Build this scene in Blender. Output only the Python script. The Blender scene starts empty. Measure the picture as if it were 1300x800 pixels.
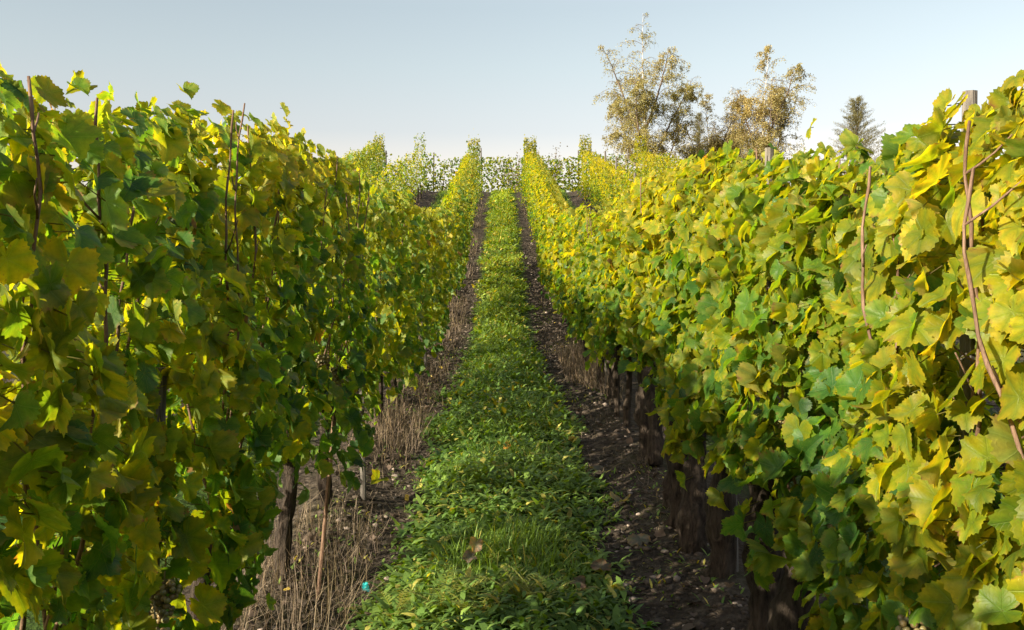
import bpy, math, random
import numpy as np

# ------------------------------------------------------------------ camera, sky, sun, exposure
C = bpy.context.scene
R = math.radians
CAM_Z = 1.58
cam = bpy.data.cameras.new('camera'); cam_o = bpy.data.objects.new('camera', cam)
C.collection.objects.link(cam_o); C.camera = cam_o
cam.sensor_width = 36.0; cam.lens = 35.0; cam.clip_start = 0.05; cam.clip_end = 3000
cam_o.location = (0, 0, CAM_Z)
cam_o.rotation_euler = (R(90), 0, R(-0.54))

SUN_EL = R(20.5)
SUN_AZ = R(-124.0)            # clockwise from +Y (uphill): low sun on the left and behind
w = bpy.data.worlds.new('World'); C.world = w; w.use_nodes = True
wn = w.node_tree.nodes; wl = w.node_tree.links
bg = wn['Background']
sky = wn.new('ShaderNodeTexSky'); sky.sky_type = 'NISHITA'; sky.sun_disc = False
sky.sun_elevation = SUN_EL; sky.sun_rotation = SUN_AZ % (2 * math.pi)
sky.air_density = 1.0; sky.dust_density = 2.2; sky.ozone_density = 1.0; sky.altitude = 200
hsv = wn.new('ShaderNodeHueSaturation'); hsv.inputs['Saturation'].default_value = .48; wl.new(sky.outputs[0], hsv.inputs['Color'])
tcw = wn.new('ShaderNodeTexCoord'); sxw = wn.new('ShaderNodeSeparateXYZ'); wl.new(tcw.outputs['Generated'], sxw.inputs[0])
rpw = wn.new('ShaderNodeValToRGB'); wl.new(sxw.outputs[2], rpw.inputs[0])     # sky graded by height: low band dimmed, warm at horizon, upper dome brighter as fill
SKY = ((.15, (1.22, 1.03, .88)), (.18, (1.02, .95, .87)), (.24, (.97, .98, .90)), (.293, (.93, .965, .905)), (.60, (1.38, 1.38, 1.38)))
while len(rpw.color_ramp.elements) < len(SKY): rpw.color_ramp.elements.new(.5)
for e_, (p_, c_) in zip(rpw.color_ramp.elements, SKY): e_.position = p_; e_.color = (*[q_ / 1.5 for q_ in c_], 1)
mlw = wn.new('ShaderNodeMix'); mlw.data_type = 'RGBA'; mlw.blend_type = 'MULTIPLY'; mlw.inputs[0].default_value = 1
wl.new(hsv.outputs[0], mlw.inputs[6]); wl.new(rpw.outputs[0], mlw.inputs[7])
wl.new(mlw.outputs[2], bg.inputs[0]); bg.inputs[1].default_value = 0.12   # times the height grading above (about 2/3)
sun = bpy.data.lights.new('sun', 'SUN'); sun.energy = 5.0; sun.angle = R(0.6); sun.color = (1.0, 0.90, 0.68)
sun_o = bpy.data.objects.new('sun', sun); C.collection.objects.link(sun_o)
sd = (math.sin(SUN_AZ) * math.cos(SUN_EL), math.cos(SUN_AZ) * math.cos(SUN_EL), math.sin(SUN_EL))
from mathutils import Vector
sun_o.rotation_euler = Vector(sd).to_track_quat('Z', 'Y').to_euler()
sun_o.location = (-20, -5, 20)
C.view_settings.view_transform = 'Standard'; C.view_settings.look = 'None'
C.view_settings.exposure = 1.50; C.view_settings.gamma = 1.0
C.render.engine = 'CYCLES'
C.cycles.max_bounces = 8; C.cycles.diffuse_bounces = 4; C.cycles.transmission_bounces = 6
C.cycles.transparent_max_bounces = 8; C.cycles.caustics_reflective = False; C.cycles.caustics_refractive = False
C.cycles.sample_clamp_indirect = 6.0

rng = np.random.default_rng(11)
random.seed(5)

# ------------------------------------------------------------------ helpers
GY = np.array([-400, -60, -20, 0, 4, 7, 11.2, 13.2, 16, 19, 21.3, 25, 30, 34, 35, 36, 37, 39, 60, 100, 200, 400, 1200])
GZ = np.array([-9, -3.2, -1.3, 0, .35, .61, .97, 1.14, 1.47, 2.02, 2.68, 3.50, 4.55, 5.35, 5.68, 6.0, 6.15, 6.28, 6.6, 7, 6, 2, -20])
_hy = np.arange(-400, 1200.01, .25)
_hz = np.interp(_hy, GY, GZ)
_k = np.hanning(9); _k /= _k.sum()
_hz = np.convolve(np.pad(_hz, 4, mode='edge'), _k, 'valid')
def G(y): return np.interp(y, _hy, _hz)

class Noise:
    """smooth pseudo noise in about [-1,1]"""
    def __init__(s, n=7, seed=0):
        r = np.random.default_rng(seed)
        a = r.uniform(0, 2 * np.pi, n); f = r.uniform(.6, 1.7, n)
        s.k = np.stack([np.cos(a) * f, np.sin(a) * f]); s.p = r.uniform(0, 6.28, n)
    def __call__(s, x, y=0, f=1.0):
        x = np.asarray(x, float) * f; y = np.asarray(y, float) * f
        v = 0
        for i in range(len(s.p)): v = v + np.sin(s.k[0, i] * x + s.k[1, i] * y + s.p[i])
        return v / len(s.p) ** .5 / 1.4

class MB:
    """collects vertices, faces and point attributes for ONE mesh"""
    def __init__(s): s.v = []; s.li = []; s.ls = []; s.col = []; s.lp = []; s.n = 0
    def add(s, v, faces, col=None, lp=None):
        """faces: list of int arrays (k, nside)"""
        v = np.asarray(v, np.float64).reshape(-1, 3)
        s.v.append(v)
        for f in faces:
            f = np.asarray(f)
            if f.size == 0: continue
            s.li.append((f + s.n).ravel()); s.ls.append(np.full(f.shape[0], f.shape[1]))
        s.col.append(np.broadcast_to(np.asarray(col if col is not None else (.5, .5, .5), np.float64), (len(v), 3)))
        s.lp.append(np.broadcast_to(np.asarray(lp if lp is not None else (0, 0, 0), np.float64), (len(v), 3)))
        s.n += len(v)
    def mesh(s, name, mat, smooth=True, attrs=True):
        me = bpy.data.meshes.new(name)
        v = np.concatenate(s.v); li = np.concatenate(s.li).astype(np.int32); ls = np.concatenate(s.ls).astype(np.int32)
        me.vertices.add(len(v)); me.vertices.foreach_set('co', v.astype(np.float32).ravel())
        me.loops.add(len(li)); me.loops.foreach_set('vertex_index', li)
        st = np.zeros(len(ls), np.int32); st[1:] = np.cumsum(ls)[:-1]
        me.polygons.add(len(ls)); me.polygons.foreach_set('loop_start', st)
        try: me.polygons.foreach_set('loop_total', ls)
        except Exception: pass
        me.polygons.foreach_set('use_smooth', np.full(len(ls), smooth))
        if attrs:
            a = me.attributes.new('col', 'FLOAT_COLOR', 'POINT')
            c = np.concatenate(s.col); a.data.foreach_set('color', np.concatenate([c, np.ones((len(c), 1))], 1).astype(np.float32).ravel())
            a = me.attributes.new('lp', 'FLOAT_VECTOR', 'POINT')
            a.data.foreach_set('vector', np.concatenate(s.lp).astype(np.float32).ravel())
        me.update(calc_edges=True); me.validate()
        if mat: me.materials.append(mat)
        return me
    def build(s, name, mat, parent=None, loc=(0, 0, 0), smooth=True):
        o = bpy.data.objects.new(name, s.mesh(name, mat, smooth)); o.location = loc
        C.collection.objects.link(o)
        if parent: o.parent = parent
        return o

def tag(o, label=None, cat=None, group=None, kind=None):
    if label: o['label'] = label
    if cat: o['category'] = cat
    if group: o['group'] = group
    if kind: o['kind'] = kind
    return o
def empty(name, loc):
    o = bpy.data.objects.new(name, None); o.location = loc; o.empty_display_size = .2
    C.collection.objects.link(o); return o
def nrm(a): return a / np.maximum(np.linalg.norm(a, axis=-1, keepdims=True), 1e-9)

def tube(mb, pts, rad, sides=7, col=(.2, .12, .07), noise=0.0, cap=True):
    pts = np.asarray(pts, float); n = len(pts); rad = np.broadcast_to(np.asarray(rad, float), (n,))
    t = nrm(np.gradient(pts, axis=0))
    ref = np.array([0, 0, 1.]) if abs(t[:, 2]).mean() < .8 else np.array([1., 0, 0])
    a = nrm(np.cross(t, ref)); b = np.cross(t, a)
    th = np.arange(sides) / sides * 2 * np.pi
    rr = rad[:, None] * (1 + noise * rng.normal(size=(n, sides)))
    v = pts[:, None] + rr[..., None] * (np.cos(th)[None, :, None] * a[:, None] + np.sin(th)[None, :, None] * b[:, None])
    i = np.arange(n - 1)[:, None] * sides; j = np.arange(sides)[None]; j2 = (j + 1) % sides
    q = np.stack([i + j, i + j2, i + sides + j2, i + sides + j], -1).reshape(-1, 4)
    f = [q]
    if cap: f += [np.arange(sides)[None, ::-1], (np.arange(sides) + (n - 1) * sides)[None]]
    lp = np.zeros((n, sides, 3)); L = np.concatenate([[0], np.cumsum(np.linalg.norm(np.diff(pts, axis=0), axis=1))])
    lp[..., 0] = th[None]; lp[..., 1] = L[:, None]
    mb.add(v, f, col, lp.reshape(-1, 3))

# ------------------------------------------------------------------ materials
def new_mat(name):
    m = bpy.data.materials.new(name); m.use_nodes = True
    nt = m.node_tree; return m, nt.nodes, nt.links, nt.nodes['Principled BSDF'], nt.nodes['Material Output']
def math_n(N, L, op, a, b=None, clamp=False):
    n = N.new('ShaderNodeMath'); n.operation = op; n.use_clamp = clamp
    for i, x in enumerate((a, b)):
        if x is None: continue
        if isinstance(x, (int, float)): n.inputs[i].default_value = x
        else: L.new(x, n.inputs[i])
    return n.outputs[0]
def mix_n(N, L, fac, a, b, mode='MIX'):
    n = N.new('ShaderNodeMix'); n.data_type = 'RGBA'; n.blend_type = mode
    for i, x in ((0, fac), (6, a), (7, b)):
        if isinstance(x, (int, float)): n.inputs[i].default_value = x
        elif isinstance(x, tuple): n.inputs[i].default_value = (*x, 1)
        else: L.new(x, n.inputs[i])
    return n.outputs[2]
def noise_n(N, L, scale, detail=3, vec=None, rough=.55):
    n = N.new('ShaderNodeTexNoise'); n.inputs['Scale'].default_value = scale; n.inputs['Detail'].default_value = detail
    n.inputs['Roughness'].default_value = rough
    if vec is not None: L.new(vec, n.inputs['Vector'])
    return n.outputs[0]
def ramp_n(N, L, fac, stops):
    n = N.new('ShaderNodeValToRGB'); L.new(fac, n.inputs[0])
    el = n.color_ramp.elements
    while len(el) < len(stops): el.new(.5)
    for e, (p, c) in zip(el, stops): e.position = p; e.color = (*c, 1) if len(c) == 3 else c
    return n.outputs[0]

def leaf_mat(name, veins, transl=.6, rough=.45, spec=.26, tint=(2.2, 1.85, .45)):
    m, N, L, B, O = new_mat(name)
    at = N.new('ShaderNodeAttribute'); at.attribute_name = 'col'
    col = at.outputs['Color']
    if veins:
        lp = N.new('ShaderNodeAttribute'); lp.attribute_name = 'lp'
        sx = N.new('ShaderNodeSeparateXYZ'); L.new(lp.outputs['Vector'], sx.inputs[0])
        ang = math_n(N, L, 'ARCTAN2', sx.outputs[0], sx.outputs[1])
        r = math_n(N, L, 'SQRT', math_n(N, L, 'ADD', math_n(N, L, 'MULTIPLY', sx.outputs[0], sx.outputs[0]), math_n(N, L, 'MULTIPLY', sx.outputs[1], sx.outputs[1])))
        s5 = math_n(N, L, 'ABSOLUTE', math_n(N, L, 'SINE', math_n(N, L, 'MULTIPLY', ang, math.pi / R(50))))
        d1 = math_n(N, L, 'MULTIPLY', math_n(N, L, 'MULTIPLY', s5, r), .28)      # distance to a main vein
        v1 = math_n(N, L, 'SUBTRACT', 1, math_n(N, L, 'DIVIDE', d1, .022), True)
        # side veins: ripples that leave the main veins
        ph = math_n(N, L, 'ADD', math_n(N, L, 'MULTIPLY', r, 46.0), math_n(N, L, 'MULTIPLY', math_n(N, L, 'MULTIPLY', s5, r), -46.0 * .28 * 1.5))
        v2 = math_n(N, L, 'SUBTRACT', math_n(N, L, 'SINE', ph), .86, True)
        v2 = math_n(N, L, 'MULTIPLY', v2, 2.6)
        vein = math_n(N, L, 'MAXIMUM', v1, v2, True)
        geo = N.new('ShaderNodeTexCoord')
        n1 = noise_n(N, L, 38, 3, geo.outputs['Object'])
        n2 = noise_n(N, L, 150, 2, geo.outputs['Object'])
        # yellowing that starts at the margin and between veins
        nv = math_n(N, L, 'SUBTRACT', 1, math_n(N, L, 'DIVIDE', d1, math_n(N, L, 'MULTIPLY', n1, .42)), True)
        col = mix_n(N, L, math_n(N, L, 'MULTIPLY', nv, .9), col, mix_n(N, L, 1.0, col, (.50, .78, .85), 'MULTIPLY'))   # green stays along the veins
        ed = math_n(N, L, 'MULTIPLY', math_n(N, L, 'POWER', sx.outputs[2], 2.2), math_n(N, L, 'MULTIPLY', math_n(N, L, 'SUBTRACT', n1, .40, True), 4.2), True)
        lum = mix_n(N, L, 1.0, col, (1.75, 1.45, .85), 'MULTIPLY')
        col = mix_n(N, L, ed, col, lum)
        br = math_n(N, L, 'MULTIPLY', math_n(N, L, 'POWER', sx.outputs[2], 5.0), math_n(N, L, 'MULTIPLY', math_n(N, L, 'SUBTRACT', n1, .55, True), 8.0), True)
        col = mix_n(N, L, br, col, (.17, .085, .03))
        sp = math_n(N, L, 'MULTIPLY', math_n(N, L, 'SUBTRACT', n2, .65, True), 9.0, True)
        col = mix_n(N, L, math_n(N, L, 'MULTIPLY', sp, .6), col, (.14, .08, .03))
        mott = math_n(N, L, 'ADD', .50, math_n(N, L, 'MULTIPLY', math_n(N, L, 'ADD', n1, n2), .52))
        cmb = N.new('ShaderNodeCombineColor')
        for i in range(3): L.new(mott, cmb.inputs[i])
        col = mix_n(N, L, 1.0, col, cmb.outputs[0], 'MULTIPLY')
        vcol = mix_n(N, L, .55, mix_n(N, L, 1.0, col, (1.7, 1.5, 1.4), 'MULTIPLY'), (.26, .27, .08))
        col = mix_n(N, L, math_n(N, L, 'MULTIPLY', vein, .42), col, vcol)
        bmp = N.new('ShaderNodeBump'); bmp.inputs['Strength'].default_value = .4; bmp.inputs['Distance'].default_value = .0025
        L.new(math_n(N, L, 'SUBTRACT', math_n(N, L, 'MULTIPLY', n1, .8), vein), bmp.inputs['Height'])
        L.new(bmp.outputs[0], B.inputs['Normal'])
    g = N.new('ShaderNodeNewGeometry')
    hs = N.new('ShaderNodeHueSaturation'); hs.inputs['Saturation'].default_value = .85; hs.inputs['Value'].default_value = 1.2
    L.new(col, hs.inputs['Color'])
    face = mix_n(N, L, g.outputs['Backfacing'], col, hs.outputs[0])       # paler underside
    L.new(face, B.inputs['Base Color'])
    B.inputs['Roughness'].default_value = rough; B.inputs['Specular IOR Level'].default_value = spec
    tr = N.new('ShaderNodeBsdfTranslucent')
    L.new(mix_n(N, L, 1.0, col, tint, 'MULTIPLY'), tr.inputs[0])
    mx = N.new('ShaderNodeMixShader'); mx.inputs[0].default_value = transl
    L.new(B.outputs[0], mx.inputs[1]); L.new(tr.outputs[0], mx.inputs[2]); L.new(mx.outputs[0], O.inputs['Surface'])
    return m

M_LEAF = leaf_mat('vine_leaf_veined', True)
M_LEAF_FAR = leaf_mat('vine_leaf', False)
M_GRASS = leaf_mat('grass_blade', False, .45, .5, .25, (2.0, 1.6, .5))
M_TREE = leaf_mat('birch_leaf', False, .42, .5, .3, (1.5, 1.3, .7))
M_DRY = leaf_mat('dry_straw', False, .2, .7, .2, (1.2, 1.1, .9))

def bark_mat(name, dark, light, scale, bump=.02, rough=.9, stretch=5.0, attr=False):
    m, N, L, B, O = new_mat(name)
    tc = N.new('ShaderNodeTexCoord'); mp = N.new('ShaderNodeMapping'); mp.inputs['Scale'].default_value = (stretch, stretch, 1)
    L.new(tc.outputs['Object'], mp.inputs[0])
    n1 = noise_n(N, L, scale, 6, mp.outputs[0], .65)
    c = ramp_n(N, L, n1, [(.32, dark), (.66, light)])
    L.new(c, B.inputs['Base Color']); B.inputs['Roughness'].default_value = rough; B.inputs['Specular IOR Level'].default_value = .15
    b = N.new('ShaderNodeBump'); b.inputs['Strength'].default_value = 1; b.inputs['Distance'].default_value = bump
    L.new(n1, b.inputs['Height']); L.new(b.outputs[0], B.inputs['Normal'])
    return m
M_TRUNK = bark_mat('vine_bark', (.012, .009, .007), (.09, .068, .053), 9, .06)
M_CANE = bark_mat('cane_bark', (.06, .032, .02), (.20, .125, .085), 14, .004, .7, 6)
M_POST = bark_mat('weathered_wood', (.05, .043, .038), (.18, .16, .142), 6, .008, .85, 12)
M_BIRCHBARK = bark_mat('birch_bark', (.10, .085, .07), (.62, .58, .53), 3, .01, .8, .6)
M_TWIG = bark_mat('tree_twig', (.07, .05, .04), (.17, .125, .09), 6, .004)

def grape_mat():
    m, N, L, B, O = new_mat('grape_skin')
    at = N.new('ShaderNodeAttribute'); at.attribute_name = 'col'
    tc = N.new('ShaderNodeTexCoord'); n = noise_n(N, L, 90, 3, tc.outputs['Object'])
    L.new(mix_n(N, L, math_n(N, L, 'MULTIPLY', n, .5), at.outputs['Color'], (.20, .16, .10)), B.inputs['Base Color'])
    B.inputs['Roughness'].default_value = .45; B.inputs['Subsurface Weight'].default_value = .25
    B.inputs['Subsurface Radius'].default_value = (.006, .005, .002); B.inputs['Subsurface Scale'].default_value = 1
    return m
M_GRAPE = grape_mat()

def ground_mat():
    m, N, L, B, O = new_mat('vineyard_ground')
    g = N.new('ShaderNodeNewGeometry'); sx = N.new('ShaderNodeSeparateXYZ'); L.new(g.outputs['Position'], sx.inputs[0])
    n0 = noise_n(N, L, 1.6, 4, g.outputs['Position']); n1 = noise_n(N, L, 14, 6, g.outputs['Position'], .7); n2 = noise_n(N, L, 70, 4, g.outputs['Position'], .7)
    vo = N.new('ShaderNodeTexVoronoi'); vo.inputs['Scale'].default_value = 26; L.new(g.outputs['Position'], vo.inputs['Vector'])
    # distance from the middle of the nearest grass strip (strips 1.9 m apart)
    xx = math_n(N, L, 'ADD', sx.outputs[0], math_n(N, L, 'MULTIPLY', math_n(N, L, 'SUBTRACT', n1, .5), .30))
    ax = math_n(N, L, 'ABSOLUTE', math_n(N, L, 'SUBTRACT', math_n(N, L, 'FLOORED_MODULO', math_n(N, L, 'ADD', xx, .95), 1.9), .95))
    gr = math_n(N, L, 'DIVIDE', math_n(N, L, 'SUBTRACT', .52, ax), .16, True)
    soil = ramp_n(N, L, n1, [(.28, (.018, .013, .010)), (.5, (.050, .038, .029)), (.75, (.13, .105, .085))])
    moss = math_n(N, L, 'MULTIPLY', math_n(N, L, 'SUBTRACT', n0, .52, True), 3.0, True)
    soil = mix_n(N, L, math_n(N, L, 'MULTIPLY', moss, .55), soil, (.055, .062, .014))
    spk = math_n(N, L, 'MULTIPLY', math_n(N, L, 'SUBTRACT', n2, .62, True), 6.0, True)
    soil = mix_n(N, L, math_n(N, L, 'MULTIPLY', spk, .6), soil, (.26, .20, .16))
    grass = ramp_n(N, L, n2, [(.3, (.016, .032, .006)), (.7, (.05, .085, .014))])
    meadow = ramp_n(N, L, n0, [(.3, (.05, .08, .018)), (.7, (.11, .11, .03))])
    c = mix_n(N, L, gr, soil, grass)
    far = math_n(N, L, 'DIVIDE', math_n(N, L, 'SUBTRACT', sx.outputs[1], 37.0), 3.0, True)
    side = math_n(N, L, 'DIVIDE', math_n(N, L, 'SUBTRACT', math_n(N, L, 'ABSOLUTE', sx.outputs[0]), 6.0), 2.0, True)
    c = mix_n(N, L, math_n(N, L, 'MAXIMUM', far, side), c, meadow)
    L.new(c, B.inputs['Base Color']); B.inputs['Roughness'].default_value = 1.0; B.inputs['Specular IOR Level'].default_value = .1
    b = N.new('ShaderNodeBump'); b.inputs['Strength'].default_value = 1.0; b.inputs['Distance'].default_value = .05
    L.new(math_n(N, L, 'ADD', n1, math_n(N, L, 'MULTIPLY', vo.outputs[0], .5)), b.inputs['Height']); L.new(b.outputs[0], B.inputs['Normal'])
    return m

def rock_mat(name, a, b):
    m, N, L, B, O = new_mat(name)
    tc = N.new('ShaderNodeTexCoord'); n = noise_n(N, L, 30, 5, tc.outputs['Object'], .7)
    at = N.new('ShaderNodeAttribute'); at.attribute_name = 'col'
    L.new(mix_n(N, L, 1.0, at.outputs['Color'], ramp_n(N, L, n, [(.3, a), (.7, b)]), 'MULTIPLY'), B.inputs['Base Color'])
    B.inputs['Roughness'].default_value = .95; B.inputs['Specular IOR Level'].default_value = .15
    bp = N.new('ShaderNodeBump'); bp.inputs['Distance'].default_value = .01; L.new(n, bp.inputs['Height']); L.new(bp.outputs[0], B.inputs['Normal'])
    return m
M_CLOD = rock_mat('soil_clod', (.5, .5, .5), (1.4, 1.4, 1.4))

# ------------------------------------------------------------------ the setting: ground
ROWX = .95
nz_top = Noise(7, 3); nz_g1 = Noise(9, 21); nz_g2 = Noise(9, 22)
def gbump(x, y):
    """small relief of the worked soil, fading with distance from the rows"""
    x = np.asarray(x, float); y = np.asarray(y, float)
    near = np.clip((7 - abs(x)) / 2, 0, 1)
    m = np.mod(x + .95, 1.9) - .95
    strip = np.exp(-(m / .38) ** 2) * .05
    berm = np.exp(-((abs(m) - .95) / .22) ** 2) * .07
    return near * (strip + berm + .018 * nz_g1(x, y, 4.5) + .010 * nz_g2(x, y, 13))
def ground_z(x, y): return G(y) + gbump(x, y)

xs = np.unique(np.concatenate([np.linspace(-900, -60, 12), np.linspace(-60, -8, 18), np.linspace(-8, -1.3, 50), np.arange(-1.3, 1.31, .035), np.linspace(1.3, 8, 50), np.linspace(8, 60, 18), np.linspace(60, 900, 12)]).round(4))
ys = np.unique(np.concatenate([np.linspace(-400, -12, 14), np.linspace(-12, 2, 40), np.arange(2, 10, .05), np.arange(10, 20, .1), np.arange(20, 40, .2), np.linspace(40, 100, 40), np.linspace(100, 1200, 22)]).round(4))
X, Y = np.meshgrid(xs, ys); Z = ground_z(X, Y)
nx = len(xs); ii = np.arange(len(ys) - 1)[:, None] * nx + np.arange(nx - 1)[None]
mb = MB(); mb.add(np.stack([X, Y, Z], -1), [np.stack([ii, ii + 1, ii + nx + 1, ii + nx], -1).reshape(-1, 4)])
tag(mb.build('ground', ground_mat()), kind='structure')

# ------------------------------------------------------------------ grape leaves
_th = np.radians([0, 12, 24, 33, 44, 56, 68, 82, 95, 112, 128, 145, 160, 172, 180])
_rr = np.array([1.0, .95, .87, .82, .88, .94, .90, .80, .80, .85, .82, .76, .68, .46, .14])
def leaf_template(n, rings, teeth):
    th = (np.arange(n) + .0) / n * 2 * np.pi
    a = np.abs((th + np.pi) % (2 * np.pi) - np.pi)
    r = np.interp(a, _th, _rr)
    if teeth: r = r * (1 + teeth * np.where(np.arange(n) % 2 == 0, 1, -1) * (a < 2.9))
    P = [np.zeros((1, 3))]
    for q in rings: P.append(np.stack([np.sin(th) * r * q, np.cos(th) * r * q, np.full(n, q)], 1))
    P = np.concatenate(P)
    j = np.arange(n); j2 = (j + 1) % n
    F = [np.stack([np.zeros(n, int), 1 + j2, 1 + j], 1)]
    for k in range(len(rings) - 1):
        o = 1 + k * n; F.append(np.stack([o + j, o + j2, o + n + j2, o + n + j], 1))
    return P, F
LOD = [leaf_template(56, (.42, .76, 1.0), .045), leaf_template(30, (.55, 1.0), .05), leaf_template(15, (1.0,), 0)]
_p3 = np.array([[0, -.05, 0], [.72, .25, 1], [.45, .75, 1], [0, 1, 1], [-.45, .75, 1], [-.72, .25, 1]]); LOD.append((_p3, [np.array([[0, 1, 2, 3], [0, 3, 4, 5]])]))

def add_leaves(mb, pos, nor, tip, size, col, lod):
    """one grape leaf blade per row of pos; nor = upper face, tip = direction of the leaf tip"""
    P, F = LOD[lod]; n = len(pos); V = len(P)
    nor = nrm(nor); tip = nrm(tip - (tip * nor).sum(1, keepdims=True) * nor); sde = np.cross(tip, nor)
    u = P[None, :, 0]; v = P[None, :, 1]; r2 = u * u + v * v
    g = lambda s, m=0: rng.normal(m, s, (n, 1))
    asym = 1 + g(.10); u = u * (1 + g(.10)); v = v * (1 + g(.10)) + .08 * u * g(.6)
    th = np.arctan2(u, v)
    rag = 1 + .07 * np.sin(3 * th + rng.uniform(0, 6.28, (n, 1))) + .05 * np.sin(7 * th + rng.uniform(0, 6.28, (n, 1)))
    u = u * rag; v = v * rag
    fold = np.abs(g(.34, .14)); cup = g(.34, -.12); bend = g(.36, -.26)
    wv = .14 * np.sin(4 * th + rng.uniform(0, 6.28, (n, 1))) * r2 * np.abs(g(.9)) + .05 * np.sin(9 * th + rng.uniform(0, 6.28, (n, 1))) * r2 ** 1.5 * np.abs(g(1))
    h = fold * np.abs(u) + cup * u * u + bend * v * np.abs(v) + wv
    s = size[:, None, None]
    W = pos[:, None] + s * (u[..., None] * sde[:, None] + v[..., None] * tip[:, None] + h[..., None] * nor[:, None])
    off = (np.arange(n) * V)[:, None, None]
    mb.add(W.reshape(-1, 3), [(f[None] + off).reshape(-1, f.shape[1]) for f in F], np.repeat(col, V, 0), np.tile(P, (n, 1)))
    return sde, nor, tip

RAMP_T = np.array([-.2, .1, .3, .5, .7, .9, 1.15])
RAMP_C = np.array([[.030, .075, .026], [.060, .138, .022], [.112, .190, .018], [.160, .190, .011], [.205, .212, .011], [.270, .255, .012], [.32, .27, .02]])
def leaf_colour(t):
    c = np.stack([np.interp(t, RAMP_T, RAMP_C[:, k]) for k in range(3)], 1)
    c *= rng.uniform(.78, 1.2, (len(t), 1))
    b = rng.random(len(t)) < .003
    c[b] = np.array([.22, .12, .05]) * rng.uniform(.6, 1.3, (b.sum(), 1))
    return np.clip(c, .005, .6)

class Row:
    def __init__(s, x, seed, yellow, y_end, tall=1.0, left=False):
        s.x = x; s.y_end = y_end; s.yellow = yellow; s.left = left
        s.nt = Noise(6, seed); s.nh = Noise(6, seed + 1); s.nb = Noise(8, seed + 2); s.ny = Noise(8, seed + 3); s.nt2 = Noise(6, seed + 4)
    def top(s, y):
        b = np.interp(y, [5.5, 8, 12, 17, 21], [1.83, 1.72, 1.72, 1.74, 1.78] if s.left else [1.73, 1.66, 1.66, 1.74, 1.78])
        if s.left: b = b - np.interp(y, [2.2, 3.2], [.06, 0])
        else: b = b + np.interp(y, [1.4, 2.0, 2.5, 3.0, 5.0], [.05, .06, .06, .02, .0])
        t = b + .06 * s.nt(y, 0, 1.5) + .05 * s.nt2(y, 0, 5.5)
        return t
    def hem(s, y):
        if s.left: return np.interp(y, [2.0, 2.8, 3.4, 4.0, 4.6, 5.3, 6.3, 7.2, 12, 14.3, 15.3, 18], [.36, .44, .70, .50, .70, .46, .72, .46, .50, .72, .50, .54]) + .05 * s.nh(y, 0, 1.7) + .07 * s.nh(y, 9, 5)
        return np.interp(y, [1.6, 2.2, 3.2, 4, 6, 8, 14, 18], [.55, .62, .74, .86, .80, .66, .54, .46]) + .06 * s.nh(y, 0, 1.7) + .08 * s.nh(y, 9, 5)
    def wx(s, y): return s.x + (0 if s.left else np.interp(y, [2.0, 3.2], [.06, 0])) + .05 * s.nb(y, 50, .5)
ROW_L = Row(-ROWX, 100, .48, 34.4, left=True)
ROW_R = Row(ROWX, 200, .52, 34.4)
ROW_L2 = Row(-ROWX * 3, 300, .45, 35.0, left=True)
ROW_R2 = Row(ROWX * 3, 400, .60, 34.6)
ROW_L3 = Row(-ROWX * 5, 500, .45, 39.0, left=True)
ROW_R3 = Row(ROWX * 5, 600, .60, 34.6)

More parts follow.
